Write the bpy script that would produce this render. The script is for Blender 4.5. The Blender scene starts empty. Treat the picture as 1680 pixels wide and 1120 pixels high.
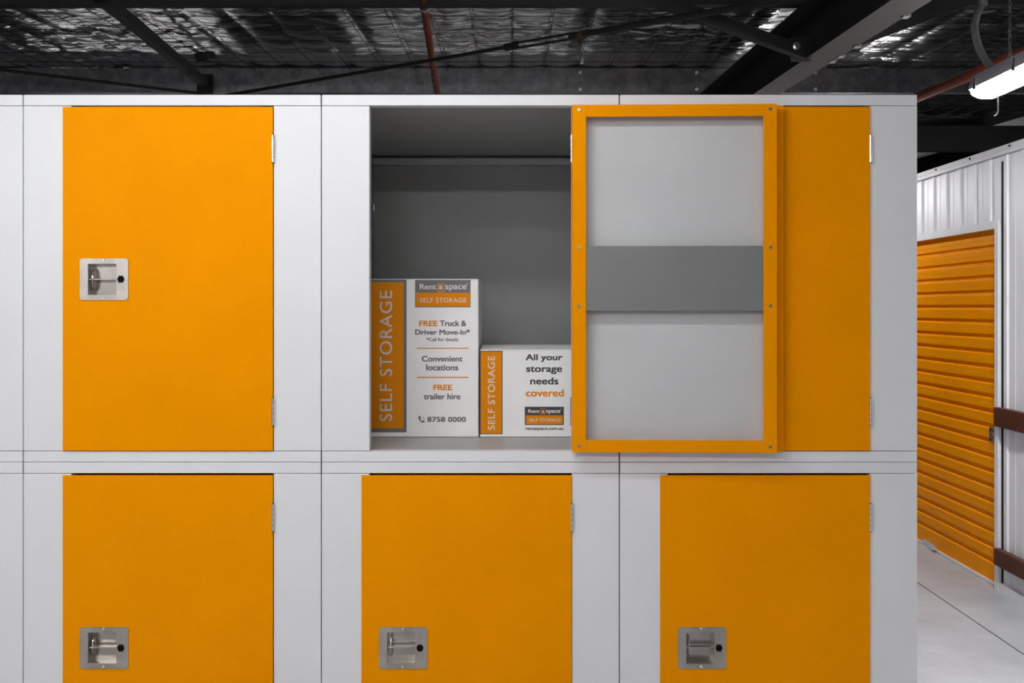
import bpy, bmesh, math, random
import numpy as np
from mathutils import Vector, Matrix

R = math.radians
scene = bpy.context.scene
COL = scene.collection
rnd = random.Random(7)

# ------------------------------------------------------------------ camera, world, exposure
CAM_D, CAM_Z, FPX, HX, HY = 3.2, 1.712, 1600.0, 840.0, 505.0   # horizon sits a little above the centre (lens shift)
cam_data = bpy.data.cameras.new('camera')
cam_data.sensor_width = 36.0
cam_data.lens = FPX / 1680.0 * 36.0
cam_data.shift_y = -(560.0 - HY) / 1680.0
cam_data.clip_end = 100
cam = bpy.data.objects.new('camera', cam_data)
COL.objects.link(cam)
cam.location = (0, -CAM_D, CAM_Z)
cam.rotation_euler = (R(90), 0, 0)
scene.camera = cam

world = bpy.data.worlds.new('world')
scene.world = world
world.use_nodes = True
bg = world.node_tree.nodes['Background']
bg.inputs[0].default_value = (0.93, 0.96, 1.0, 1)
bg.inputs[1].default_value = 0.008

vs = scene.view_settings
vs.view_transform = 'Standard'
vs.look = 'None'
vs.exposure = 0.0
vs.gamma = 1.0
vs.use_curve_mapping = False
LAMP_MAIN, LAMP_LEFT, FILL_MID, LAMP_REAR, LAMP_REAR_LEFT = 21.5, 34.0, 20.0, 80.0, 134.0
LAMP_SIDE, FILL_DOOR, LAMP_FAR, FILL_BACK = 138.0, 13.0, 75.0, 13.0


def P(px, py, d):
    """world point seen at pixel (px, py), d metres in front of the camera"""
    s = FPX / d
    return Vector(((px - HX) / s, d - CAM_D, CAM_Z + (HY - py) / s))


# ------------------------------------------------------------------ materials
def new_mat(name):
    m = bpy.data.materials.new(name)
    m.use_nodes = True
    nt = m.node_tree
    return m, nt, nt.nodes['Principled BSDF']


def noise_node(nt, scale, detail=3, mapping=None, rough=0.55):
    tc = nt.nodes.new('ShaderNodeTexCoord')
    mp = nt.nodes.new('ShaderNodeMapping')
    if mapping:
        mp.inputs['Scale'].default_value = mapping
    nt.links.new(tc.outputs['Object'], mp.inputs['Vector'])
    n = nt.nodes.new('ShaderNodeTexNoise')
    n.inputs['Scale'].default_value = scale
    n.inputs['Detail'].default_value = detail
    n.inputs['Roughness'].default_value = rough
    nt.links.new(mp.outputs['Vector'], n.inputs['Vector'])
    return n


def add_bump(nt, b, n, strength, dist):
    bp = nt.nodes.new('ShaderNodeBump')
    bp.inputs['Strength'].default_value = strength
    bp.inputs['Distance'].default_value = dist
    nt.links.new(n.outputs['Fac'], bp.inputs['Height'])
    nt.links.new(bp.outputs['Normal'], b.inputs['Normal'])
    return bp


def vary(nt, b, n, c0, c1, lo=0.35, hi=0.65):
    rp = nt.nodes.new('ShaderNodeValToRGB')
    rp.color_ramp.elements[0].position = lo
    rp.color_ramp.elements[1].position = hi
    rp.color_ramp.elements[0].color = (*c0, 1)
    rp.color_ramp.elements[1].color = (*c1, 1)
    nt.links.new(n.outputs['Fac'], rp.inputs['Fac'])
    nt.links.new(rp.outputs['Color'], b.inputs['Base Color'])


def paint(name, col, rough=0.4, bump=0.03, scale=900, metallic=0.0, spread=0.03, spec=0.5, tint=None):
    m, nt, b = new_mat(name)
    b.inputs['Specular IOR Level'].default_value = spec
    if tint:
        b.inputs['Specular Tint'].default_value = (*tint, 1)
    b.inputs['Roughness'].default_value = rough
    b.inputs['Metallic'].default_value = metallic
    n2 = noise_node(nt, 3.0, 4)
    vary(nt, b, n2, tuple(c * (1 - spread) for c in col), tuple(min(1, c * (1 + spread)) for c in col))
    if bump:
        add_bump(nt, b, noise_node(nt, scale, 2), bump, 0.0006)
    return m


M = {}
M['orange'] = paint('orange_powder_coat', (0.92, 0.312, 0.0), 0.42, 0.02, 700, spec=0.3, tint=(1.0, 0.45, 0.03))
M['white'] = paint('white_powder_coat', (0.79, 0.797, 0.815), 0.38, 0.03, 700, spread=0.015)
M['grey'] = paint('grey_inside_paint', (0.43, 0.43, 0.425), 0.45, 0.03, 500)
M['lining'] = paint('pale_grey_lining', (0.57, 0.58, 0.58), 0.5, 0.02, 500)
M['rail_grey'] = paint('mid_grey_rail_paint', (0.20, 0.20, 0.202), 0.4, 0.02, 500)
M['seam'] = paint('dark_seam', (0.03, 0.03, 0.03), 0.8, 0)
M['dark_steel'] = paint('dark_roof_steel', (0.017, 0.0165, 0.017), 0.65, 0.05, 60, spec=0.15)
M['black'] = paint('black_plastic', (0.004, 0.004, 0.004), 0.7, 0, spec=0.1)
M['white_clad'] = paint('white_cladding', (0.78, 0.77, 0.78), 0.4, 0.0, spec=0.35)
M['roller'] = paint('orange_roller_paint', (0.94, 0.315, 0.0), 0.34, 0.0, spec=0.05, tint=(1.0, 0.5, 0.05))
M['card'] = paint('white_cardboard', (0.92, 0.92, 0.91), 0.75, 0.05, 120, spec=0.2)
M['ink_orange'] = paint('orange_ink', (0.80, 0.255, 0.0), 0.6, 0, spec=0.15)
M['ink_grey'] = paint('mid_grey_ink', (0.16, 0.16, 0.165), 0.6, 0)
M['ink_dark'] = paint('dark_grey_ink', (0.05, 0.05, 0.055), 0.6, 0)
M['ink_pale'] = paint('pale_lettering', (0.72, 0.68, 0.64), 0.6, 0)
M['red_pipe'] = paint('red_brown_pipe_paint', (0.125, 0.021, 0.010), 0.5, 0.03, 40, spread=0.25, spec=0.12)
M['brown_rail'] = paint('red_brown_rail', (0.085, 0.025, 0.012), 0.5, 0.1, 30, spread=0.2, spec=0.2)
M['conduit'] = paint('grey_conduit', (0.075, 0.075, 0.068), 0.55, 0)
M['lamp_grey'] = paint('grey_lamp_housing', (0.20, 0.19, 0.21), 0.5, 0)
M['brass'] = paint('brass', (0.6, 0.42, 0.14), 0.35, 0, metallic=1.0)
M['chrome'] = paint('bright_zinc', (0.85, 0.85, 0.84), 0.25, 0, metallic=1.0)


def mk_steel(name, rough):
    m, nt, b = new_mat(name)
    b.inputs['Metallic'].default_value = 1.0
    b.inputs['Roughness'].default_value = rough
    vary(nt, b, noise_node(nt, 14, 4), (0.41, 0.38, 0.345), (0.54, 0.51, 0.465))
    add_bump(nt, b, noise_node(nt, 60, 2, (1, 1, 22)), 0.08, 0.0008)
    return m


M['steel'] = mk_steel('brushed_stainless_steel', 0.40)
M['polished'] = mk_steel('polished_stainless_steel', 0.24)


def mk_galv():
    m, nt, b = new_mat('galvanised_purlin_steel')
    b.inputs['Metallic'].default_value = 0.75
    b.inputs['Roughness'].default_value = 0.5
    vary(nt, b, noise_node(nt, 9, 6, None, 0.75), (0.10, 0.102, 0.108), (0.30, 0.30, 0.31), 0.3, 0.72)
    return m


M['galv'] = mk_galv()


def mk_foil():
    m, nt, b = new_mat('crinkled_reflective_foil')
    b.inputs['Metallic'].default_value = 1.0
    b.inputs['Roughness'].default_value = 0.2
    b.inputs['Base Color'].default_value = (0.56, 0.55, 0.55, 1)
    n1 = noise_node(nt, 2.2, 2, (1.0, 2.0, 1.0), 0.5)
    n2 = noise_node(nt, 7.0, 3, (0.8, 2.6, 1.0), 0.5)
    bp1 = add_bump(nt, b, n1, 0.30, 0.05)
    bp2 = nt.nodes.new('ShaderNodeBump')
    bp2.inputs['Strength'].default_value = 0.28
    bp2.inputs['Distance'].default_value = 0.010
    nt.links.new(n2.outputs['Fac'], bp2.inputs['Height'])
    nt.links.new(bp1.outputs['Normal'], bp2.inputs['Normal'])
    nt.links.new(bp2.outputs['Normal'], b.inputs['Normal'])
    return m


M['foil'] = mk_foil()


def mk_concrete():
    m, nt, b = new_mat('pale_sealed_concrete')
    b.inputs['Roughness'].default_value = 0.45
    vary(nt, b, noise_node(nt, 2.2, 8, None, 0.65), (0.33, 0.34, 0.36), (0.46, 0.47, 0.49), 0.3, 0.7)
    add_bump(nt, b, noise_node(nt, 40, 4), 0.05, 0.002)
    return m


M['concrete'] = mk_concrete()


def mk_lamp(name, s):
    m, nt, b = new_mat(name)
    b.inputs['Base Color'].default_value = (0.9, 0.9, 0.9, 1)
    b.inputs['Roughness'].default_value = 0.4
    b.inputs['Emission Color'].default_value = (0.99, 0.992, 1.0, 1)
    b.inputs['Emission Strength'].default_value = s
    return m


M['lamp_main'] = mk_lamp('lit_diffuser_over_lockers', LAMP_MAIN)
M['lamp_left'] = mk_lamp('lit_diffuser_left', LAMP_LEFT)
M['lamp_rear_left'] = mk_lamp('lit_diffuser_rear_left', LAMP_REAR_LEFT)
M['lamp_far'] = mk_lamp('lit_diffuser_far_and_added', LAMP_FAR)  # shared by the far corridor light and the added one past the partition
M['fill_door'] = mk_lamp('added_fill_roller_door', FILL_DOOR)
M['fill_dim'] = mk_lamp('added_glow_middle_foil', 4.0)
M['fill_mid'] = mk_lamp('added_fill_mid_aisle', FILL_MID)
M['lamp_rear'] = mk_lamp('lit_diffuser_rear', LAMP_REAR)
M['lamp_side'] = mk_lamp('lit_diffuser_corridor', LAMP_SIDE)
M['fill_back'] = mk_lamp('added_glow_left_foil', FILL_BACK)


# ------------------------------------------------------------------ mesh helpers
class MB:
    def __init__(self):
        self.bm = bmesh.new()

    def poly(self, pts):
        self.bm.faces.new([self.bm.verts.new(p) for p in pts])
        return self

    def box(self, x0, x1, y0, y1, z0, z1, mat=None):
        v = [self.bm.verts.new((x, y, z)) for z in (z0, z1) for (x, y) in ((x0, y0), (x1, y0), (x1, y1), (x0, y1))]
        for f in ((3, 2, 1, 0), (4, 5, 6, 7), (0, 1, 5, 4), (1, 2, 6, 5), (2, 3, 7, 6), (3, 0, 4, 7)):
            self.bm.faces.new([v[i] for i in f])
        return self

    def prism(self, poly, axis, a, b):
        """extrude a 2D polygon along an axis: 'x' poly=(y,z), 'y' poly=(x,z), 'z' poly=(x,y)"""
        def mk(p, t):
            return {'x': (t, p[0], p[1]), 'y': (p[0], t, p[1]), 'z': (p[0], p[1], t)}[axis]
        n = len(poly)
        va = [self.bm.verts.new(mk(p, a)) for p in poly]
        vb = [self.bm.verts.new(mk(p, b)) for p in poly]
        self.bm.faces.new(va)
        self.bm.faces.new(list(reversed(vb)))
        for i in range(n):
            j = (i + 1) % n
            self.bm.faces.new([va[i], vb[i], vb[j], va[j]])
        return self

    def tube(self, pts, r, seg=12, radii=None, cap=True):
        pts = [Vector(p) for p in pts]
        rings = []
        up = Vector((0, 0, 1))
        t0 = (pts[1] - pts[0]).normalized()
        if abs(t0.dot(up)) > 0.95:
            up = Vector((1, 0, 0))
        for i, p in enumerate(pts):
            if i == 0:
                t = pts[1] - pts[0]
            elif i == len(pts) - 1:
                t = pts[-1] - pts[-2]
            else:
                t = pts[i + 1] - pts[i - 1]
            t.normalize()
            a = t.cross(up).normalized()
            b = a.cross(t).normalized()
            rr = radii[i] if radii else r
            rings.append([self.bm.verts.new(p + (a * math.cos(k * 2 * math.pi / seg) + b * math.sin(k * 2 * math.pi / seg)) * rr)
                          for k in range(seg)])
        for i in range(len(rings) - 1):
            for k in range(seg):
                j = (k + 1) % seg
                self.bm.faces.new([rings[i][k], rings[i][j], rings[i + 1][j], rings[i + 1][k]])
        if cap:
            self.bm.faces.new(list(reversed(rings[0])))
            self.bm.faces.new(rings[-1])
        return self

    def bar(self, p0, p1, w, h):
        """rectangular bar between two points; h is measured upward"""
        p0, p1 = Vector(p0), Vector(p1)
        t = (p1 - p0).normalized()
        up = Vector((0, 0, 1))
        a = t.cross(up).normalized()
        b = a.cross(t).normalized()
        v = []
        for p in (p0, p1):
            for (s, q) in ((-1, -1), (1, -1), (1, 1), (-1, 1)):
                v.append(self.bm.verts.new(p + a * s * w / 2 + b * q * h / 2))
        for f in ((3, 2, 1, 0), (4, 5, 6, 7), (0, 1, 5, 4), (1, 2, 6, 5), (2, 3, 7, 6), (3, 0, 4, 7)):
            self.bm.faces.new([v[i] for i in f])
        return self

    def plate_hole(self, outer, inner, y0, y1):
        """plate in XZ with a rectangular hole; outer/inner = (x0,x1,z0,z1); y0 front, y1 back"""
        def loop(r, y):
            return [self.bm.verts.new(c) for c in ((r[0], y, r[2]), (r[1], y, r[2]), (r[1], y, r[3]), (r[0], y, r[3]))]
        of, inf = loop(outer, y0), loop(inner, y0)
        ob, inb = loop(outer, y1), loop(inner, y1)
        for i in range(4):
            j = (i + 1) % 4
            self.bm.faces.new([of[i], of[j], inf[j], inf[i]])
            self.bm.faces.new([ob[j], ob[i], inb[i], inb[j]])
            self.bm.faces.new([of[j], of[i], ob[i], ob[j]])
            self.bm.faces.new([inf[i], inf[j], inb[j], inb[i]])
        return self

    def round_plate_hole(self, outer, rad, inner, y0, y1, n=6):
        cs = [(outer[0] + rad, outer[2] + rad, 180), (outer[1] - rad, outer[2] + rad, 270),
              (outer[1] - rad, outer[3] - rad, 0), (outer[0] + rad, outer[3] - rad, 90)]
        pts, key = [], []
        for k, (cx, cz, a0) in enumerate(cs):
            for i in range(n + 1):
                a = R(a0 + 90 * i / n)
                pts.append((cx + rad * math.cos(a), cz + rad * math.sin(a)))
                key.append(k)
        ins = [(inner[0], inner[2]), (inner[1], inner[2]), (inner[1], inner[3]), (inner[0], inner[3])]
        L = {}
        for y in (y0, y1):
            L[y] = ([self.bm.verts.new((x, y, z)) for x, z in pts], [self.bm.verts.new((x, y, z)) for x, z in ins])
        N = len(pts)
        for y in (y0, y1):
            o, q = L[y]
            for i in range(N):
                j = (i + 1) % N
                f = [o[i], o[j], q[key[i]]] if key[i] == key[j] else [o[i], o[j], q[key[j]], q[key[i]]]
                self.bm.faces.new(f if y == y0 else list(reversed(f)))
        for i in range(N):
            j = (i + 1) % N
            self.bm.faces.new([L[y0][0][j], L[y0][0][i], L[y1][0][i], L[y1][0][j]])
        for i in range(4):
            j = (i + 1) % 4
            self.bm.faces.new([L[y0][1][i], L[y0][1][j], L[y1][1][j], L[y1][1][i]])
        return self

    def build(self, name, mat, parent=None, loc=(0, 0, 0), smooth=False, bevel=0.0, label=None, origin=False):
        bm = self.bm
        bmesh.ops.recalc_face_normals(bm, faces=bm.faces)
        if origin:                                        # put the object's origin at its own base centre
            xs = [v.co for v in bm.verts]
            lo = Vector((min(c.x for c in xs), min(c.y for c in xs), min(c.z for c in xs)))
            hi = Vector((max(c.x for c in xs), max(c.y for c in xs), max(c.z for c in xs)))
            o0 = Vector(((lo.x + hi.x) / 2, (lo.y + hi.y) / 2, lo.z))
            bmesh.ops.translate(bm, verts=bm.verts, vec=-o0)
            loc = Vector(loc) + o0
        me = bpy.data.meshes.new(name)
        bm.to_mesh(me)
        bm.free()
        me.materials.append(mat)
        if smooth:
            for p in me.polygons:
                p.use_smooth = True
        ob = bpy.data.objects.new(name, me)
        COL.objects.link(ob)
        ob.location = loc
        if parent:
            ob.parent = parent
        if bevel:
            bv = ob.modifiers.new('bevel', 'BEVEL')
            bv.width = bevel
            bv.segments = 2
            bv.limit_method = 'ANGLE'
            bv.angle_limit = R(40)
        if smooth:
            try:
                me.set_sharp_from_angle(angle=R(40))
            except Exception:
                pass
        if label:
            ob['label'] = label
        return ob


def thing(name, label, cat, loc=(0, 0, 0), rz=0.0, group=None):
    o = bpy.data.objects.new(name, None)
    o.empty_display_size = 0.1
    COL.objects.link(o)
    o.location = loc
    o.rotation_euler = (0, 0, rz)
    tag(o, label, cat, group)
    return o


def tag(o, label, cat, group=None):
    o['label'] = label
    o['category'] = cat
    if group:
        o['group'] = group
    return o


def struct(o):
    o['kind'] = 'structure'
    return o


def smooth_noise(X, Y, sx, sy, seed):
    """value noise on a numpy grid"""
    r = np.random.RandomState(seed)
    n = 128
    lat = r.rand(n, n)
    u, v = X * sx + 1000.0, Y * sy + 1000.0
    i, j = np.floor(u).astype(int), np.floor(v).astype(int)
    fu, fv = u - i, v - j
    fu, fv = fu * fu * (3 - 2 * fu), fv * fv * (3 - 2 * fv)
    a = lat[i % n, j % n]; b = lat[(i + 1) % n, j % n]; c = lat[i % n, (j + 1) % n]; d = lat[(i + 1) % n, (j + 1) % n]
    return (a * (1 - fu) + b * fu) * (1 - fv) + (c * (1 - fu) + d * fu) * fv - 0.5


# ------------------------------------------------------------------ room: floor, walls, roof
def z_pur(Y):                      # underside of the roof purlins, the roof falls gently towards the camera
    return 3.39 + 0.05 * (Y - 4.4)


fl = MB()
fl.box(-8, 8, -8, 15, -0.1, 0.0)
floor = struct(fl.build('floor', M['concrete']))
jt = MB()
jt.box(2.526, 2.532, -8, 15, 0.0002, 0.0012)
jt.build('joint', M['seam'], floor, label='dark saw-cut joint in the concrete')

# --- foil ceiling
WX, WY = 0.25, 0.34                # wire mesh spacing


def foil_grid(x0, x1, y0, y1, nx, ny, amp=1.0, seed=1):
    xs, ys = np.linspace(x0, x1, nx), np.linspace(y0, y1, ny)
    X, Y = np.meshgrid(xs, ys)
    cx = np.abs(np.sin(np.pi * X / WX)) ** 0.75
    cy = np.abs(np.sin(np.pi * (Y - 4.4) / WY)) ** 0.45
    D = -0.016 * cx * (0.45 + 0.55 * cy)
    D += 0.014 * smooth_noise(X, Y, 0.9, 1.3, seed) + 0.010 * smooth_noise(X, Y, 2.2, 3.4, seed + 1)
    mask = np.clip(0.5 + 1.6 * smooth_noise(X, Y, 0.7, 0.9, seed + 5), 0.08, 1.0)
    ridge = np.abs(smooth_noise(X + 0.8 * Y, Y - 0.5 * X, 3.0, 9.0, seed + 2)) + 0.6 * np.abs(smooth_noise(X - 0.9 * Y, Y + 0.2 * X, 6, 17, seed + 3))
    D += 0.026 * mask * ridge
    D += 0.010 * mask * np.abs(smooth_noise(X + 0.4 * Y, Y, 8, 28, seed + 7)) + 0.006 * mask * np.abs(smooth_noise(X - 0.7 * Y, Y + 0.3 * X, 13, 38, seed + 9))
    Z = 3.39 + 0.05 * (Y - 4.4) + 0.205 + amp * D
    return X, Y, Z


verts, faces = [], []
for (x0, x1, y0, y1, nx, ny, sd) in ((-4.6, 5.6, 1.86, 4.42, 640, 270, 11), (-4.6, 6.6, 4.42, 6.95, 220, 70, 31),
                                     (-8, 8, 6.95, 13.4, 60, 40, 51), (-8, 8, -8, 1.86, 80, 60, 61)):
    X, Y, Z = foil_grid(x0, x1, y0, y1, nx, ny, 1.0, sd)
    if sd == 51:
        Z = Z + 0.16
    base = len(verts)
    verts += list(zip(X.ravel().tolist(), Y.ravel().tolist(), Z.ravel().tolist()))
    for j in range(ny - 1):
        for i in range(nx - 1):
            a = base + j * nx + i
            faces.append((a, a + nx, a + nx + 1, a + 1))
me = bpy.data.meshes.new('ceiling')
me.from_pydata(verts, [], faces)
me.materials.append(M['foil'])
for p in me.polygons:
    p.use_smooth = True
ceiling = bpy.data.objects.new('ceiling', me)
COL.objects.link(ceiling)
struct(ceiling)
wm = MB()
k = -18
while k * WX < 5.5:
    x = k * WX
    wm.tube([(x, 1.9, z_pur(1.9) + 0.172), (x, 6.9, z_pur(6.9) + 0.172)], 0.0022, 5)
    k += 1
for k in range(-7, 8):
    y = 4.4 + k * WY
    if abs(y - 4.4) < 0.05 or y < 1.9 or y > 6.9:
        continue
    wm.tube([(-4.5, y, z_pur(y) + 0.170), (5.5, y, z_pur(y) + 0.170)], 0.0022, 5)
wire = wm.build('wire_mesh', M['black'], ceiling, label='thin dark wire mesh holding up the foil')
wire['kind'] = 'stuff'

# --- ribbed partition wall on the right
XW = 2.965
DY0, DY1, DZ = 2.735, 5.22, 2.195          # roller door opening


def clad(mb, ya, yb, z0, z1, pitch=0.202, phase=2.85):
    pts = []
    k0 = int(math.floor((ya - phase) / pitch)) - 1
    pts.append((XW, ya))
    k = k0
    while True:
        c = phase + k * pitch
        if c - 0.02 > yb - 0.005:
            break
        if c - 0.02 > ya + 0.005 and c + 0.02 < yb - 0.005:
            pts += [(XW, c - 0.030), (XW - 0.011, c - 0.024), (XW - 0.011, c + 0.012), (XW + 0.016, c + 0.0125), (XW + 0.016, c + 0.030), (XW, c + 0.0305)]
            pts += [(XW, c + 0.092), (XW - 0.002, c + 0.095), (XW - 0.002, c + 0.107), (XW, c + 0.110)] if c + 0.12 < yb else []
        k += 1
    pts.append((XW, yb))
    pts += [(XW + 0.045, yb), (XW + 0.045, ya)]
    mb.prism(pts, 'z', z0, z1)


wb = MB()
clad(wb, -1.5, DY0 - 0.03, 0.0, 2.655)
clad(wb, DY0 - 0.03, DY1 + 0.03, DZ + 0.02, 2.655)
clad(wb, DY1 + 0.03, 10.0, 0.0, 2.655)
wall_right = struct(wb.build('wall_right', M['white_clad']))
tb = MB()
tb.box(XW - 0.028, XW + 0.05, -1.5, 10, 2.655, 2.685)
tb.box(XW - 0.028, XW - 0.022, -1.5, 10, 2.63, 2.655)
capt = tb.build('cap_trim', M['white_clad'], wall_right, bevel=0.002)
tb = MB()
tb.box(XW - 0.024, XW - 0.004, DY0 - 0.03, DY1 + 0.03, DZ, DZ + 0.05)
tb.build('lintel_trim', M['white_clad'], wall_right, bevel=0.001)
tb = MB()
tb.box(XW - 0.03, XW - 0.002, -1.5, DY0 - 0.065, 0.0, 0.055)
tb.build('base_trim', M['white_clad'], wall_right, bevel=0.001)
for yy in (2.55, 3.05, 3.55, 3.98):
    MB().tube([(XW - 0.036, yy, 2.668), (XW - 0.028, yy, 2.668)], 0.006, 10).build('screw', M['dark_steel'], wall_right)

wf = MB().box(-8, 3.2, -6.7, -6.6, 0, 2.7)
struct(wf.build('wall_front', M['white_clad']))
wd = MB()
wd.box(-8, 8, 13.4, 13.5, 0, 4.3)
struct(wd.build('wall_back', M['dark_steel']))

# --- roller door
dr = MB()
prof = [(0.0, 0.012)]
z = 0.135
prof += [(0.0, z - 0.008)]
PITCH = 0.0925
while z + PITCH < DZ + 0.14:
    prof += [(0.016, z), (0.016, z + 0.021), (0.0, z + 0.029), (0.0, z + 0.055), (0.0015, z + 0.0565), (0.0, z + 0.058), (0.0, z + PITCH - 0.008)]
    z += PITCH
XD = 2.978
outer = [(XD + a, b) for a, b in prof]
innr = [(XD + 0.02, prof[-1][1]), (XD + 0.02, 0.012)]
pts = outer + innr
dr.prism(pts, 'y', DY0 - 0.02, DY1 + 0.02)
door_1 = struct(dr.build('door_1', M['roller']))
door_1['label'] = 'orange corrugated roller door in the white partition wall'
jb = MB()
jb.box(2.935, 2.972, DY0 - 0.045, DY0, 0.0, DZ + 0.02)
jb.build('jamb', M['white_clad'], door_1, bevel=0.0015, label='white steel door jamb')
jb = MB()
jb.box(2.952, 2.966, DY0 - 0.064, DY0 - 0.052, 0.055, DZ + 0.4)  # painted-in shade: dark strip where there is only a gap
jb.build('jamb_gap_shade', M['dark_steel'], door_1, label='dark strip standing in for the shaded gap beside the jamb')
jb = MB()
jb.box(2.935, 2.972, DY1, DY1 + 0.045, 0.0, DZ + 0.02)
jb.build('jamb', M['white_clad'], door_1, bevel=0.0015, label='white steel door jamb')
jb = MB()
jb.box(XD - 0.008, XD + 0.02, DY0, DY1, 0.002, 0.02)
jb.build('bottom_rail', M['white_clad'], door_1, label='pale bottom rail of the roller door')
jb = MB()
jb.box(XD - 0.012, XD + 0.01, 3.62, 3.84, 0.02, 0.055)
jb.box(XD - 0.03, XD - 0.008, 3.62, 3.69, 0.018, 0.06)
jb.build('bottom_bolt', M['chrome'], door_1, bevel=0.002, label='small zinc sliding bolt')
lp = MB()
lp.box(XD - 0.012, XD - 0.004, DY0 - 0.005, DY0 + 0.13, 0.885, 0.972)
latch = lp.build('latch_plate', M['steel'], door_1, bevel=0.003, label='stainless latch plate')
for (yy, zz) in ((DY0 + 0.112, 0.958), (DY0 + 0.112, 0.899)):
    MB().tube([(XD - 0.0135, yy, zz), (XD - 0.0115, yy, zz)], 0.008, 10).build('screw', M['dark_steel'], latch)
MB().tube([(XD - 0.016, DY0 + 0.085, 0.928), (XD - 0.0115, DY0 + 0.085, 0.928)], 0.013, 14).build('lock_barrel', M['brass'], latch)
MB().box(XD - 0.0135, XD - 0.0115, DY0 + 0.004, DY0 + 0.026, 0.905, 0.950).build('slot', M['black'], latch)

# --- bumper rails on the partition
for (z0, z1, lab) in ((1.0, 1.115, 'upper red-brown bumper rail across the white cladding right of the roller door'),
                      (0.166, 0.266, 'lower red-brown bumper rail near the floor right of the roller door')):
    rb = MB().box(2.905, 2.947, -1.4, DY0 - 0.05, z0, z1).build('bumper_rail', M['brown_rail'], bevel=0.004, origin=True)
    tag(rb, lab, 'rail', 'red-brown bumper rails')


# ------------------------------------------------------------------ roof steel
def purlin(Y, name_label, mat, h=0.19, x0=-7.0, x1=7.5, bolts=(), zoff=0.0):
    z = z_pur(Y) + zoff
    root = thing('roof_purlin', name_label, 'roof beam', (0, Y, z))
    m = MB()
    m.prism([(0, 0), (0.062, 0), (0.062, 0.018), (0.058, 0.018), (0.058, 0.004), (0.004, 0.004), (0.004, h - 0.004),
             (0.062, h - 0.004), (0.062, h), (0, h)], 'x', x0, x1)
    m.build('channel', mat, root)
    for bx in bolts:
        for bz in (0.025, 0.155):
            b = MB()
            b.tube([(bx, -0.004, bz), (bx, 0.0, bz)], 0.014, 14)
            b.tube([(bx, -0.013, bz), (bx, -0.004, bz)], 0.009, 6)
            b.build('bolt', M['chrome'], root)
    return root


s76 = FPX / 7.6
purlin(4.4, 'dark galvanised roof purlin running behind the tops of the lockers', M['galv'],
       bolts=[(952 - HX) / s76, (1143 - HX) / s76, (1338 - HX) / s76])
purlin(1.86, 'dark roof purlin along the top edge of the picture', M['dark_steel'], zoff=0.022, h=0.17)
fb = MB().box(-7, 8, 6.9, 7.05, 3.345, 3.60).build('roof_beam', M['dark_steel'], bevel=0.004, origin=True)
tag(fb, 'black roof beam far down the corridor above the white partition', 'roof beam')

# rafter: I-section running away from the camera on the right
root = thing('roof_rafter', 'large dark I-shaped roof rafter slanting up to the right above the lockers', 'roof beam', (1.60, -1, 0))
rl = 14.0


def zr(y):
    return z_pur(y)


def skew_box(mb, x0, x1, dz0, dz1, ya=-3.0, yb=12.0):
    """box following the roof pitch; heights measured from the purlin underside"""
    vs_ = []
    for y in (ya, yb):
        for (x, dz) in ((x0, dz0), (x1, dz0), (x1, dz1), (x0, dz1)):
            vs_.append(mb.bm.verts.new((x - 1.60, y + 1, z_pur(y) + dz)))
    for f in ((3, 2, 1, 0), (4, 5, 6, 7), (0, 1, 5, 4), (1, 2, 6, 5), (2, 3, 7, 6), (3, 0, 4, 7)):
        mb.bm.faces.new([vs_[i] for i in f])


mb = MB(); skew_box(mb, 1.595, 1.605, -0.245, -0.012); mb.build('web', M['dark_steel'], root)
mb = MB(); skew_box(mb, 1.525, 1.690, -0.257, -0.245); mb.build('flange', M['dark_steel'], root, label='lower flange of the rafter')
mb = MB(); skew_box(mb, 1.475, 1.725, -0.012, 0.0); mb.build('flange', M['dark_steel'], root, label='upper flange of the rafter')
for (px, py) in ((1486, 18), (1406, 69), (1380, 87), (1366, 99)):
    # little foil clips on the edge of the lower flange
    k = (1.69 * FPX) / (px - HX)
    y = k - CAM_D
    mb = MB()
    mb.box(0.075, 0.105, y + 1 - 0.02, y + 1 + 0.02, z_pur(y) - 0.262, z_pur(y) - 0.235)
    mb.build('clip', M['galv'], root)


def zrel(p):
    return Vector(p)


# fly braces between the front purlin and the rafter
p0, p1 = P(1062, -6, 5.06), P(1318, 84, 5.06)
root = thing('fly_brace', 'flat dark fly brace bolted to the left side of the rafter', 'brace', p1, group=None)
mb = MB(); mb.bar(p0 - p1, Vector((0.03, 0, -0.02)), 0.006, 0.078); mb.build('bar', M['dark_steel'], root)
mb = MB(); mb.box(-0.066, 0.042, 0.004, 0.012, -0.052, 0.075); mb.build('cleat', M['dark_steel'], root, bevel=0.002)
mb = MB(); mb.tube([(-0.036, -0.022, 0.026), (-0.036, 0.0, 0.026)], 0.015, 6); mb.tube([(-0.036, -0.006, 0.026), (-0.036, -0.001, 0.026)], 0.021, 14)
mb.build('bolt', M['chrome'], root)
p0, p1 = P(1395, 70, 5.0), P(1612, -14, 5.0)
root = thing('fly_brace', 'flat black fly brace rising to the right of the rafter', 'brace', p0)
mb = MB(); mb.bar(Vector((-0.08, 0, -0.02)), p1 - p0, 0.006, 0.085); mb.build('bar', M['dark_steel'], root)
mb = MB(); mb.box(-0.05, 0.05, 0.004, 0.012, -0.05, 0.06); mb.build('cleat', M['dark_steel'], root)

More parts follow.
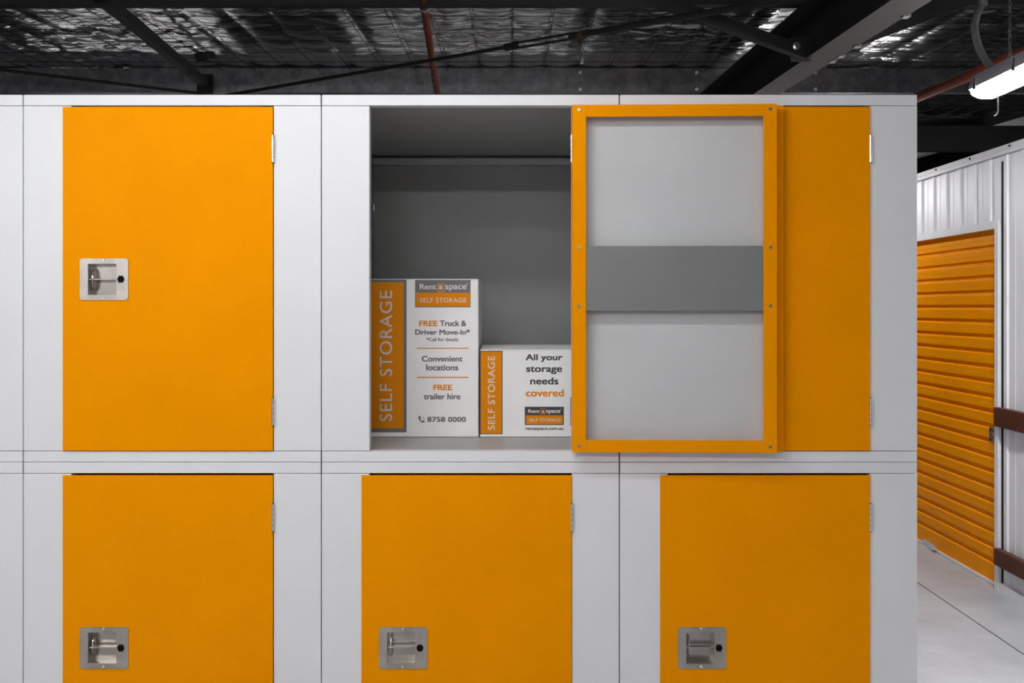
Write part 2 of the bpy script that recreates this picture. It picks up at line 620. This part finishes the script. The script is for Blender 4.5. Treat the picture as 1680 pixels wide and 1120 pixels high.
# bridging angle between purlins, left
p0, p1 = P(158, -2, 5.0), P(336, 143, 7.55)
root = thing('purlin_bridging', 'straight dark steel bridging bar slanting across the foil at upper left', 'brace', p0)
d = p1 - p0
mb = MB(); mb.bar(Vector((0, 0, 0)), d, 0.055, 0.005); mb.bar(Vector((0.028, 0, 0.03)), d + Vector((0.028, 0, 0.03)), 0.005, 0.06)
mb.build('angle', M['dark_steel'], root)
mb = MB(); mb.box(d.x - 0.06, d.x + 0.06, d.y - 0.005, d.y + 0.02, d.z - 0.05, d.z + 0.10); mb.build('cleat', M['dark_steel'], root)

# roof brace rods
pa, pb = P(-60, 107, 6.9), P(335, 154, 7.3)
root = thing('brace_rod', 'thin dark brace rod sloping down to the right at upper left', 'rod', pb)
MB().tube([pa - pb, Vector((0, 0, 0))], 0.011, 10).build('rod', M['dark_steel'], root, smooth=True)
pa, pb = P(345, 161, 7.3), P(1345, -11, 4.6)


def on_rod(px):
    t = (px - 345) / (1345 - 345)
    inv = 1 / 7.3 + t * (1 / 4.6 - 1 / 7.3)
    return P(px, 161 + t * (-11 - 161), 1 / inv)


root = thing('brace_rod', 'long dark brace rod with a turnbuckle crossing in front of the red pipe', 'rod', pa)
MB().tube([Vector((0, 0, 0)), on_rod(850) - pa], 0.0115, 10).build('rod', M['dark_steel'], root, smooth=True)
MB().tube([on_rod(935) - pa, pb - pa], 0.017, 10).build('rod', M['dark_steel'], root, smooth=True)
q0, q1 = on_rod(832) - pa, on_rod(946) - pa
tk = MB()
off = Vector((0, 0, 0.015))
tk.tube([q0 + off, q1 + off], 0.0075, 8)
tk.tube([q0 - off, q1 - off], 0.0075, 8)
tk.tube([q0 - (q1 - q0) * 0.03, q0 + (q1 - q0) * 0.08], 0.021, 10)
tk.tube([q1 - (q1 - q0) * 0.08, q1 + (q1 - q0) * 0.03], 0.021, 10)
tk.build('turnbuckle', M['dark_steel'], root, smooth=True)
MB().tube([q1 + (q1 - q0) * 0.03, q1 + (q1 - q0) * 0.10], 0.0195, 10).build('lock_nut', M['brown_rail'], root, smooth=True)


# sprinkler pipes
def pipe(pa, pb, r, label, rings):
    root = thing('sprinkler_pipe', label, 'pipe', pa, group='red sprinkler pipes under the roof')
    d = pb - pa
    MB().tube([Vector((0, 0, 0)), d], r, 20).build('pipe', M['red_pipe'], root, smooth=True)
    for t in rings:
        c = d * t
        u = d.normalized()
        mb = MB()
        mb.tube([c - u * 0.014, c + u * 0.014], r + 0.004, 20)
        mb.tube([c + Vector((0, 0, r)), c + Vector((0, 0, r + 0.08))], 0.005, 8)
        mb.build('clamp', M['galv'], root, smooth=True)
    return root


pa = P(692, -12, 4.95)
pb = P(719.5, 165, 7.3)
pr = pipe(pa, pb, 0.0215, 'dark red sprinkler pipe running away above the open locker', (0.1,))
fit = MB()
q = P(713, 126, 6.75) - pa
fit.tube([q + Vector((-0.015, -0.02, 0.01)), q + Vector((0.035, -0.02, 0.012))], 0.008, 8)
fit.tube([q + Vector((-0.008, -0.022, 0.01)), q + Vector((-0.012, -0.022, -0.055))], 0.007, 8)
fit.build('drain_tap', M['brass'], pr, smooth=True)
pipe(P(1490, 166, 6.15), P(1705, 76, 4.45), 0.031, 'red sprinkler pipe passing behind the lit batten light on the right', ())

# white cable tray far behind
pa, pb = P(1470, 261, 13.0), P(1740, 184, 10.5)
ct = MB().bar(pa - pa, pb - pa, 0.12, 0.105).build('cable_tray', M['white_clad'], loc=pa)
tag(ct, 'pale cable tray glimpsed beyond the black far beam at right', 'cable tray')


# ------------------------------------------------------------------ batten lights
def batten(name, label, center, along, length, lampmat, chain_top=None, group=None, conduit=False, chain_at=(-0.4, 0.4)):
    """weatherproof batten: grey housing above, white lit diffuser below; built along local X"""
    rz = {'x': 0.0, 'y': R(90)}.get(along, along)
    root = thing('batten_light', label, 'ceiling light', center, rz, group)
    L = length / 2

    def loft(sections, nm, mat, bev=0.0, lab=None):
        m = MB()
        rings = [[m.bm.verts.new((x, y, z)) for (y, z) in sec] for x, sec in sections]
        n = len(rings[0])
        for i in range(len(rings) - 1):
            for k_ in range(n):
                j_ = (k_ + 1) % n
                m.bm.faces.new([rings[i][k_], rings[i][j_], rings[i + 1][j_], rings[i + 1][k_]])
        m.bm.faces.new(rings[0])
        m.bm.faces.new(list(reversed(rings[-1])))
        return m.build(nm, mat, root, smooth=True, label=lab)

    def dome(sw, sh):
        pts_ = []
        for a in range(0, 181, 15):
            pts_.append((-0.062 * sw * math.copysign(abs(math.cos(R(a))) ** 0.6, math.cos(R(a))), -0.05 * sh * math.sin(R(a)) ** 0.75 if 0 < a < 180 else 0.0))
        return pts_
    loft([(-L, dome(0.86, 0.30)), (-L + 0.012, dome(0.94, 0.72)), (-L + 0.045, dome(1, 1)), (L - 0.045, dome(1, 1)), (L - 0.012, dome(0.94, 0.72)), (L, dome(0.86, 0.30))],
         'diffuser', lampmat, lab='glowing white diffuser')

    def top(s, h):
        return [(-0.066 * s, 0.0), (-0.066 * s, 0.022 * h), (-0.052 * s, 0.062 * h), (0.052 * s, 0.062 * h), (0.066 * s, 0.022 * h), (0.066 * s, 0.0)]
    loft([(-L - 0.006, top(0.9, 0.55)), (-L + 0.02, top(1, 1)), (L - 0.02, top(1, 1)), (L + 0.006, top(0.9, 0.55))], 'housing', M['lamp_grey'],
         lab='grey moulded lamp housing')
    n = 4
    for i in range(n):
        x = -L + 0.07 + (2 * L - 0.14) * i / (n - 1)
        for s in (-1, 1):
            m = MB()
            m.box(x - 0.014, x + 0.014, s * 0.066 - 0.004, s * 0.066 + 0.004, -0.012, 0.022)
            m.box(x - 0.009, x + 0.009, s * 0.062 - 0.006, s * 0.062 + 0.006, 0.022, 0.044)
            m.build('clip', M['chrome'], root, bevel=0.002)
    zt = (chain_top if chain_top else center[2] + 0.6) - center[2]
    for cx in chain_at:
        m = MB()
        n_l = max(6, int((zt - 0.10) / 0.026))
        for i in range(n_l):
            zc = 0.10 + (zt - 0.10) * (i + 0.5) / n_l
            hl = (zt - 0.10) / n_l * 0.62
            pts_ = []
            for a in range(0, 361, 45):
                u, w = 0.006 * math.cos(R(a)), hl * math.sin(R(a))
                pts_.append((cx + u, 0, zc + w) if i % 2 else (cx, u, zc + w))
            m.tube(pts_, 0.0016, 5, cap=False)
        for s in (-1, 1):
            m.tube([(cx, 0, 0.105), (cx, s * 0.022, 0.062)], 0.0022, 6)
        m.build('chain', M['galv'], root)
        m = MB(); m.box(cx - 0.05, cx + 0.05, -0.02, 0.02, 0.060, 0.066); m.build('bracket', M['dark_steel'], root)
    return root


# corridor light, seen at the right edge
LC = P(1590, 141, 4.53)
batten('batten_light', 'lit white batten light hanging on chains at the upper right corner', (2.215, 0.80, 2.738), 'y', 1.2,
       M['lamp_side'], chain_top=z_pur(0.9) + 0.15, chain_at=(0.34, -0.40), group='hanging batten lights')
# hidden corridor side: two added lamps for door and foil, then the farther light
batten('batten_light', 'added unseen batten light that brightens the roller door', (2.215, 4.1, 2.738), 'y', 1.2, M['fill_door'],
       chain_top=z_pur(4.1) + 0.12, group='hanging batten lights')  # added fill, unseen, to lift the roller door
batten('batten_light', 'added unseen batten light beyond the white partition, for foil highlights', (3.25, 5.75, 2.75), 'y', 1.4, M['lamp_far'],
       chain_top=z_pur(5.7) + 0.125, group='hanging batten lights')  # added, unseen, so the foil right of the rafter catches highlights
batten('batten_light', 'lit batten light farther down the corridor', (2.215, 5.6, 2.738), 'y', 1.2, M['lamp_far'],
       chain_top=z_pur(5.6) + 0.15, group='hanging batten lights')
# lights of the locker aisle, out of view; the mid one is added fill
batten('batten_light', 'lit batten light over the aisle in front of the lockers', (-0.70, -1.13, 2.93), 'x', 2.0, M['lamp_main'],
       chain_top=z_pur(-1.15) + 0.11, group='hanging batten lights')
batten('batten_light', 'lit batten light over the left end of the locker aisle', (-3.3, -1.15, 2.93), 'x', 1.2, M['lamp_left'],
       chain_top=z_pur(-1.15) + 0.11, group='hanging batten lights')
batten('batten_light', 'added unseen fill batten above the viewer in the middle of the aisle', (-1.0, -2.3, 2.98), 'x', 1.2, M['fill_mid'],
       chain_top=z_pur(-2.3) + 0.15, group='hanging batten lights')  # added fill to even out the light down the locker fronts
batten('batten_light', 'lit batten light farther back behind the viewer', (-0.1, -4.3, 2.90), 'x', 1.2, M['lamp_rear'],
       chain_top=z_pur(-4.3) + 0.15, group='hanging batten lights')
batten('batten_light', 'lit batten light far back on the left behind the viewer', (-3.2, -4.3, 2.90), 'x', 1.2, M['lamp_rear_left'],
       chain_top=z_pur(-4.3) + 0.15, group='hanging batten lights')
batten('batten_light', 'added dim batten behind the lockers, for streaks in the middle foil', (-0.4, 6.4, 2.72), 'x', 2.2, M['fill_dim'],
       chain_top=z_pur(6.4) + 0.15, group='hanging batten lights')  # added, unseen, only to be reflected as faint streaks in the foil
batten('batten_light', 'added unseen batten behind the lockers, for highlights in the left foil', (-3.75, 6.6, 2.72), 'x', 1.8, M['fill_back'],
       chain_top=z_pur(6.5) + 0.15, group='hanging batten lights')  # added, unseen, gives the left foil something bright to reflect

# flexible conduit dropping to the light
ctrl = [P(1612, 6, 4.56), P(1603, 22, 4.56), P(1599, 45, 4.54), P(1604, 72, 4.52), P(1613, 92, 4.50), P(1626, 112, 4.49)]


def spline(c, n):
    out = []
    cc = [c[0] * 2 - c[1]] + c + [c[-1] * 2 - c[-2]]
    for i in range(1, len(cc) - 2):
        for k_ in range(n):
            t = k_ / n
            a, b, c_, d_ = cc[i - 1], cc[i], cc[i + 1], cc[i + 2]
            out.append(0.5 * ((2 * b) + (c_ - a) * t + (2 * a - 5 * b + 4 * c_ - d_) * t * t + (3 * b - a - 3 * c_ + d_) * t ** 3))
    out.append(cc[-2])
    return out


pts = spline(ctrl, 26)
rad = [0.0175 if i % 2 else 0.0150 for i in range(len(pts))]
root = thing('flexible_conduit', 'curved grey corrugated conduit dropping to the lit batten light', 'conduit', pts[-1])
MB().tube([p - pts[-1] for p in pts], 0.012, 14, radii=rad).build('hose', M['conduit'], root)
g = pts[0] - pts[-1]
MB().tube([g + Vector((0, 0, -0.005)), g + Vector((0, 0, 0.03))], 0.023, 8).build('gland', M['galv'], root)
hk = MB()
c0 = P(1637, 158, 4.4)
hk.tube(spline([c0 + Vector((0, 0, 0.03)), c0, P(1637, 182, 4.4), P(1635, 188, 4.4), P(1631, 191, 4.4)], 6), 0.0035, 8)
ho = hk.build('wire_hook', M['black'], smooth=True, origin=True)
tag(ho, 'small bent wire hook hanging just below the lit batten light', 'hook')

# ------------------------------------------------------------------ lockers
PITCH_X, HGT, DEP = 0.9784, 1.206, 1.2
X_FIRST = -2.5825
O0, O1, OZ0, OZ1 = 0.158, 0.822, 0.036, 1.170       # opening of the front frame
HINGE_X, HINGE_Y = 0.8205, -0.008
FR_X0, FR_X1, FR_Z0, FR_Z1 = -0.656, -0.002, 0.041, 1.1605
LX, LZ = -0.5515, 0.600                              # centre of the lock plate


def build_latch(door, style):
    PX0, PX1, PZ0, PZ1 = LX - 0.0535, LX + 0.0415, LZ - 0.053, LZ + 0.052
    yF = 0.002
    m = MB(); m.round_plate_hole((LX - 0.079, LX + 0.079, LZ - 0.068, LZ + 0.068), 0.009, (PX0 + 0.001, PX1 - 0.001, PZ0 + 0.001, PZ1 - 0.001), yF - 0.0035, yF - 0.0002)
    m.build('latch_plate', M['steel'], door, label='stainless steel latch plate')
    m = MB()
    t, dp = 0.001, 0.034
    m.box(PX0 + 0.0012, PX0 + 0.0012 + t, yF - 0.0005, yF + dp, PZ0 + 0.0012, PZ1 - 0.0012)
    m.box(PX1 - 0.0012 - t, PX1 - 0.0012, yF - 0.0005, yF + dp, PZ0 + 0.0012, PZ1 - 0.0012)
    m.box(PX0 + 0.0012, PX1 - 0.0012, yF - 0.0005, yF + dp, PZ0 + 0.0012, PZ0 + 0.0012 + t)
    m.box(PX0 + 0.0012, PX1 - 0.0012, yF - 0.0005, yF + dp, PZ1 - 0.0012 - t, PZ1 - 0.0012)
    m.box(PX0 + 0.0012, PX1 - 0.0012, yF + dp - t, yF + dp, PZ0 + 0.0012, PZ1 - 0.0012)
    m.build('latch_pocket', M['polished'], door, label='recessed steel pocket')
    m = MB()
    zc = LZ - 0.0005
    # crossed handle: a horizontal blade and an upright half-disc
    xb = PX0 + 0.013
    m.box(PX0 + 0.004, PX1 - 0.004, yF + 0.0015, yF + 0.022, zc - 0.0015, zc + 0.0015)
    poly = []
    for a in range(0, 181, 12):
        poly.append((yF + 0.026 - 0.024 * math.sin(R(a)), zc + 0.036 * math.cos(R(a))))
    m.prism(poly, 'x', xb - 0.0015, xb + 0.0015)
    m.tube([(xb - 0.006, yF + 0.004, zc), (xb + 0.006, yF + 0.004, zc)], 0.004, 10)
    m.build('latch_handle', M['polished'], door, label='crossed steel turning blade in the pocket')
    m = MB()
    kx, kz = LX + 0.0555, LZ
    m.tube([(kx, yF - 0.0045, kz), (kx, yF - 0.003, kz)], 0.0112, 24)
    for sx in (-1, 1):
        for sz in (-1, 1):
            m.box(kx + sx * 0.0055 - 0.001, kx + sx * 0.0055 + 0.001, yF - 0.0044, yF - 0.003, kz + sz * 0.0095 - 0.0035, kz + sz * 0.0095 + 0.0035)
    m.build('keyhole', M['black'], door, label='round black lock hole')
    for sz in (-1, 1):
        m = MB()
        m.tube([(LX - 0.002, yF - 0.0052, LZ + sz * 0.062), (LX - 0.002, yF - 0.0032, LZ + sz * 0.062)], 0.0048, 14, radii=[0.0030, 0.0048])
        m.build('screw', M['chrome'], door)


def screw_at(x, z, door):
    m = MB()
    m.tube([(x, 0.0498, z), (x, 0.0525, z)], 0.0066, 18, radii=[0.0066, 0.0046])
    sc = m.build('screw', M['brass_zinc'], door)
    m = MB()
    m.tube([(x, 0.0524, z), (x, 0.0529, z)], 0.0022, 6)
    m.build('screw_recess', M['black'], door)


M['brass_zinc'] = paint('zinc_plated_screw', (0.60, 0.54, 0.45), 0.3, 0, metallic=1.0)


def build_door(root, angle, with_inside):
    lz0, lz1 = 0.0390, 1.1642
    hole = (LX - 0.0535, LX + 0.0415, LZ - 0.053, LZ + 0.052)
    m = MB(); m.plate_hole((-0.688, 0.0, lz0, lz1), hole, 0.002, 0.0045)
    door = m.build('door', M['orange'], root, loc=(HINGE_X, HINGE_Y, 0), label='orange steel locker door')
    door.rotation_euler = (0, 0, angle)
    # inner frame of four folded members
    w = 0.043
    y0, y1 = 0.0048, 0.0495
    def member(x0, x1, z0, z1, side):
        """folded angle: a face strip plus a web along its outer edge, open towards the middle of the door"""
        mm = MB()
        t = 0.0016
        mm.box(x0, x1, y1 - t, y1, z0, z1)
        if side == 'x0':
            mm.box(x0, x0 + t, y0, y1 - t, z0, z1)
        elif side == 'x1':
            mm.box(x1 - t, x1, y0, y1 - t, z0, z1)
        elif side == 'z1':
            mm.box(x0, x1, y0, y1 - t, z1 - t, z1)
        else:
            mm.box(x0, x1, y0, y1 - t, z0, z0 + t)
        mm.build('frame_member', M['orange'], door, bevel=0.0005)
    member(FR_X0, FR_X0 + w, FR_Z0, FR_Z1, 'x0')
    member(FR_X1 - w, FR_X1, FR_Z0, FR_Z1, 'x1')
    member(FR_X0 + w + 0.0004, FR_X1 - w - 0.0004, FR_Z1 - 0.039, FR_Z1 - 0.0002, 'z1')
    member(FR_X0 + w + 0.0004, FR_X1 - w - 0.0004, FR_Z0 + 0.0002, FR_Z0 + 0.040, 'z0')
    m = MB(); m.plate_hole((FR_X0 + 0.002, FR_X1 - 0.002, FR_Z0 + 0.003, FR_Z1 - 0.003), hole, 0.0050, 0.0062)
    m.build('lining', M['lining'], door, label='pale grey inner lining of the door')
    if with_inside:
        za, zb = 0.4975, 0.7055
        m = MB()
        xa, xb = FR_X0 + w + 0.001, FR_X1 - w - 0.001
        m.prism([(0.0468, za), (0.0468, zb), (0.034, zb), (0.034, zb - 0.0015), (0.0453, zb - 0.0015), (0.0453, za + 0.0015), (0.034, za + 0.0015), (0.034, za)],
                'x', xa, xb)
        m.build('lock_cover', M['rail_grey'], door, label='grey lock cover rail across the inside of the door')
        for x in (FR_X1 - 0.0205, FR_X0 + 0.0205):
            for zz in (FR_Z1 - 0.017, FR_Z0 + 0.020, 0.700, 0.513):
                screw_at(x, zz, door)
    build_latch(door, 0)
    return door


def build_locker(ix, row, label, open_door=False):
    x0, z0 = X_FIRST + ix * PITCH_X, row * HGT
    root = thing('storage_locker', label, 'locker', (x0, 0, z0), group='white and orange storage lockers')
    W = PITCH_X
    g = 0.0016
    LIP = 0.04

    def part(nm, mat, *b, bev=0.0012, lab=None):
        return MB().box(*b).build(nm, mat, root, bevel=bev, label=lab)
    part('top_rail', M['white'], 0.0022, W - 0.0022, -0.0004, LIP, OZ1, HGT - 0.0008, bev=0.0014)
    part('bottom_rail', M['white'], 0.0022, W - 0.0022, -0.0004, LIP, 0.0008, OZ0, bev=0.0014)
    part('stile', M['white'], g, O0, 0, LIP, OZ0 + 0.0017, OZ1 - 0.0017)
    part('stile', M['white'], O1, W - g, 0, LIP, OZ0 + 0.0017, OZ1 - 0.0017)
    grey = M['grey']
    part('side_panel', grey, 0.0012, 0.0030, LIP + 0.0005, DEP, 0.001, HGT - 0.001, bev=0)
    part('side_panel', M['white'] if ix == 3 else grey, W - 0.0030, W - 0.0012, LIP + 0.0005, DEP, 0.001, HGT - 0.001, bev=0,
         lab='white end panel of the locker row' if ix == 3 else None)
    part('back_panel', grey, 0.0035, W - 0.0035, DEP - 0.002, DEP, 0.002, HGT - 0.002, bev=0)
    part('floor_panel', grey, 0.0035, W - 0.0035, LIP + 0.0005, DEP - 0.0025, OZ0 - 0.003, OZ0 - 0.0004, bev=0)
    part('roof_panel', grey, 0.0035, W - 0.0035, LIP + 0.0005, DEP - 0.0025, HGT - 0.020, HGT - 0.017, bev=0)
    if open_door:
        part('back_channel', M['lining'], 0.0045, W - 0.0045, DEP - 0.055, DEP - 0.003, OZ1 - 0.026, OZ1 + 0.003, bev=0.001)
    # hinges: five knuckles each on the right edge of the opening
    for zc in (1.027, 0.167):
        hm = MB()
        for i in range(5):
            zz = zc - 0.045 + i * 0.018
            hm.tube([(HINGE_X + 0.001, HINGE_Y + 0.001, zz + 0.0004), (HINGE_X + 0.001, HINGE_Y + 0.001, zz + 0.0176)], 0.0054, 14)
        h = hm.build('hinge', M['chrome'], root, smooth=True, label='bright zinc hinge')
        hm = MB()
        hm.tube([(HINGE_X + 0.001, HINGE_Y + 0.001, zc - 0.0455), (HINGE_X + 0.001, HINGE_Y + 0.001, zc + 0.0455)], 0.0048, 12)
        hm.build('pin', M['dark_steel'], h)
    build_door(root, R(178.6) if open_door else 0.0, open_door)
    return root


names = {
    (0, 1): 'white storage locker cut off by the left edge, upper row, only its right stile showing',
    (1, 1): 'closed locker in the upper row, orange door left of the open locker',
    (2, 1): 'open storage locker with its orange door swung right and two cartons inside',
    (3, 1): 'closed upper locker at the right end, half hidden behind the swung-open door',
    (0, 0): 'white storage locker cut off by the left edge, lower row, only its right stile showing',
    (1, 0): 'closed locker in the lower row with the leftmost orange lower door',
    (2, 0): 'closed locker in the lower row directly under the open locker',
    (3, 0): 'closed lower locker at the right end beside the corridor',
}
for (ix, row), lab in names.items():
    build_locker(ix, row, lab, (ix, row) == (2, 1))

# ------------------------------------------------------------------ cartons in the open locker
FLOOR_Z = HGT + OZ0 + 0.0002
BY = 0.347
BS = FPX / (CAM_D + BY)


def bx(px):
    return (px - HX) / BS


def bz(py):
    return CAM_Z + (HY - py) / BS


def text_mesh(body, weight=0.0, spacing=1.0):
    """outline mesh of a line of built-in lettering, scaled to a unit box; returns (verts, faces)"""
    cu = bpy.data.curves.new('lettering', 'FONT')
    cu.body = body
    cu.offset = weight
    cu.space_character = spacing
    cu.resolution_u = 6
    ob = bpy.data.objects.new('lettering', cu)
    COL.objects.link(ob)
    dg = bpy.context.evaluated_depsgraph_get()
    m = bpy.data.meshes.new_from_object(ob.evaluated_get(dg))
    vv = [v.co.copy() for v in m.vertices]
    ff = [tuple(p.vertices) for p in m.polygons]
    bpy.data.objects.remove(ob)
    bpy.data.curves.remove(cu)
    bpy.data.meshes.remove(m)
    lo = Vector((min(v.x for v in vv), min(v.y for v in vv)))
    hi = Vector((max(v.x for v in vv), max(v.y for v in vv)))
    return [((v.x - lo.x) / (hi.x - lo.x), (v.y - lo.y) / (hi.y - lo.y)) for v in vv], ff


class Print:
    """flat print on the front face of a carton; coordinates in metres on the face"""
    def __init__(self, root, y):
        self.root, self.y = root, y
        self.o = root.location

    def _build(self, mb, name, mat, parent, layer):
        return mb.build(name, mat, parent or self.root)

    def rect(self, name, mat, r, layer, parent=None):
        x0, x1, y0, y1 = r
        mb = MB()
        yy = -0.0003 * layer
        a, b, c, d_ = bx(x0) - self.o.x, bx(x1) - self.o.x, bz(y1) - self.o.z, bz(y0) - self.o.z
        mb.poly([(a, yy, c), (b, yy, c), (b, yy, d_), (a, yy, d_)])
        return self._build(mb, name, mat, parent, layer)

    def frame(self, name, mat, r, t, layer, parent=None):
        x0, x1, y0, y1 = r
        yy = -0.0003 * layer
        mb = MB()
        for (p0, p1, q0, q1) in ((x0, x1, y0, y0 + t), (x0, x1, y1 - t, y1), (x0, x0 + t, y0 + t, y1 - t), (x1 - t, x1, y0 + t, y1 - t)):
            a, b, c, d_ = bx(p0) - self.o.x, bx(p1) - self.o.x, bz(q1) - self.o.z, bz(q0) - self.o.z
            mb.poly([(a, yy, c), (b, yy, c), (b, yy, d_), (a, yy, d_)])
        return self._build(mb, name, mat, parent, layer)

    def text(self, name, mat, items, layer, parent=None):
        """items: (string, x0, x1, ytop, ybottom, weight, spacing, vertical)"""
        mb = MB()
        yy = -0.0003 * layer
        for (s, x0, x1, y0, y1, wgt, sp, vert) in items:
            vv, ff = text_mesh(s, 0.0, sp)
            offs = [(0, 0)] if wgt <= 0 else [(-wgt, -wgt * 0.6), (wgt, -wgt * 0.6), (wgt, wgt * 0.6), (-wgt, wgt * 0.6), (0, 0)]
            if wgt > 0:
                x0, x1, y0, y1 = x0 + wgt, x1 - wgt, y0 + wgt * 0.6, y1 - wgt * 0.6
            for q, (ox, oy) in enumerate(offs):
                vs2 = []
                for (u, v) in vv:
                    if vert:           # reads from bottom to top
                        px, py = x0 + (x1 - x0) * (1 - v), y1 - (y1 - y0) * u
                    else:
                        px, py = x0 + (x1 - x0) * u, y1 - (y1 - y0) * v
                    vs2.append(mb.bm.verts.new((bx(px + ox) - self.o.x, yy - q * 2e-6, bz(py + oy) - self.o.z)))
                for f in ff:
                    try:
                        mb.bm.faces.new([vs2[i] for i in f])
                    except ValueError:
                        pass
        return self._build(mb, name, mat, parent, layer)


def carton(label, x0, x1, top, depth, flap_lift):
    root = thing('cardboard_box', label, 'box', ((x0 + x1) / 2, BY, FLOOR_Z), group='white cartons in the open locker')
    hw, h = (x1 - x0) / 2, top - FLOOR_Z
    MB().box(-hw, hw, 0, depth, 0.0006, h - 0.004).build('body', M['card'], root, bevel=0.003)
    # two long top flaps meeting in the middle, slightly sprung
    for (ya, yb, s) in ((0.001, depth / 2 - 0.002, 1), (depth - 0.001, depth / 2 + 0.002, -1)):
        m = MB()
        m.prism([(ya, h - 0.004), (yb, h - 0.004 + flap_lift), (yb, h + flap_lift), (ya, h)], 'x', -hw + 0.001, hw - 0.001)
        m.build('flap', M['card'], root, bevel=0.0008)
    return root


b1 = carton('tall white cardboard moving box with wide orange side panel, left in the open locker', bx(592), bx(785), bz(457.5), 0.43, 0.002)
p = Print(b1, BY)
gb = p.rect('grey_border', M['ink_grey'], (600, 667, 458.5, 709), 1)
p.rect('orange_panel', M['ink_orange'], (605, 662, 463, 702.5), 2, gb)
p.text('printed_title', M['ink_pale'], [('SELF STORAGE', 623, 643.5, 477, 690.5, 0.12, 1.1, True)], 3, gb)
lg = p.rect('logo_plate', M['ink_grey'], (681, 772, 459, 504), 1)
p.rect('logo_band', M['ink_orange'], (682.5, 771, 480, 502.5), 2, lg)
p.text('logo_lettering', M['ink_pale'], [('Rent', 688.5, 715.5, 465.5, 474.5, 0.3, 1.0, False), ('a', 720, 726.5, 468, 474.5, 0.3, 1.0, False),
                                        ('space', 730.5, 765.5, 467.5, 477.5, 0.3, 1.0, False), ('o', 764.8, 767.6, 464.2, 467, 0.0, 1.0, False),
                                        ('SELF STORAGE', 689, 765, 488.5, 496, 0.06, 1.08, False)], 3, lg)
p.frame('logo_square', M['ink_orange'], (717, 730, 465, 478.5), 1.6, 3, lg)
B_ = 0.5
p.text('printed_highlight', M['ink_orange'], [('FREE', 687.5, 718, 526, 535, 0.55, 1.0, False), ('FREE', 711, 742, 631, 640, 0.55, 1.0, False)], 1)
p.text('printed_text', M['ink_grey'], [
    ('Truck &', 721.5, 765, 525.5, 535, B_, 1.0, False), ('Driver Move-In*', 681, 771, 540, 549, B_, 1.0, False),
    ('*Call for details', 699.5, 752, 553.5, 559.5, 0.22, 1.0, False), ('Convenient', 692, 759, 583.5, 593, B_, 1.0, False),
    ('locations', 699, 752, 597.5, 607.5, B_, 1.0, False), ('trailer hire', 695, 755.5, 645.5, 655, B_, 1.0, False),
    ('8758 0000', 701, 764.5, 683.5, 692, B_, 1.05, False)], 1)
p.rect('printed_line', M['ink_orange'], (684, 769, 570.3, 571.9), 1)
p.rect('printed_line', M['ink_orange'], (684, 768.5, 618.0, 619.8), 1)
# telephone receiver symbol with sound arcs
ph = MB()
yy = -0.0003


def ppt(px, py):
    return (bx(px) - b1.location.x, yy, bz(py) - b1.location.z)


rcv = [(686.3, 682.6), (689.6, 682.2), (690.8, 685.6), (689.4, 686.8), (690.4, 688.9), (692.3, 690.4), (693.6, 689.2), (696.8, 690.4), (696.6, 692.4), (694.8, 693.2),
       (691.4, 692.4), (688.4, 690.0), (686.6, 686.8)]
ph.poly([ppt(*q) for q in rcv])
for r0 in (2.4, 4.2):
    for i in range(5):
        a0, a1 = R(-5 + 18 * i), R(-5 + 18 * (i + 1))
        c = (691.6, 688.0)
        ph.poly([ppt(c[0] + r * math.cos(a), c[1] - r * math.sin(a)) for (r, a) in ((r0, a0), (r0 + 0.55, a0), (r0 + 0.55, a1), (r0, a1))])
ph.build('phone_symbol', M['ink_grey'], b1)

b2 = carton('low white cardboard box printed with a four-line slogan, right of the tall box', bx(787.5), bx(970), bz(573.5), 0.44, 0.010)
p = Print(b2, BY)
gb = p.rect('grey_border', M['ink_dark'], (787.6, 824.5, 575.5, 712), 1)
p.rect('orange_panel', M['ink_orange'], (788.6, 823.2, 577, 710.8), 2, gb)
p.text('printed_title', M['ink_pale'], [('SELF STORAGE', 800.5, 812, 584, 704.5, 0.08, 1.1, True)], 3, gb)
p.text('printed_text', M['ink_dark'], [('All your', 862.3, 923, 580.8, 593.8, 0.55, 1.0, False), ('storage', 863.2, 922.3, 601, 613.5, 0.55, 1.0, False),
                                       ('needs', 869.8, 916.2, 619, 630.5, 0.55, 1.0, False),
                                       ('rentaspace.com.au', 862, 924.5, 701, 706.6, 0.25, 1.0, False)], 1)
p.text('printed_highlight', M['ink_orange'], [('covered', 862.6, 925, 638.4, 650.3, 0.55, 1.0, False)], 1)
lg = p.rect('logo_plate', M['ink_dark'], (861, 925, 667, 697), 1)
p.rect('logo_band', M['ink_orange'], (862.8, 923.4, 681, 695.6), 2, lg)
p.text('logo_lettering', M['ink_pale'], [('Rent', 866.6, 885.5, 671.2, 677, 0.3, 1.0, False), ('a', 888.8, 893.4, 672.8, 677, 0.3, 1.0, False),
                                        ('space', 896.2, 919.4, 672.4, 679, 0.3, 1.0, False), ('o', 919.3, 921.3, 669.8, 671.8, 0.0, 1.0, False),
                                        ('SELF STORAGE', 867.8, 920.3, 686, 691.2, 0.06, 1.08, False)], 3, lg)
p.frame('logo_square', M['ink_orange'], (886.8, 895.2, 670, 679.2), 0.8, 3, lg)
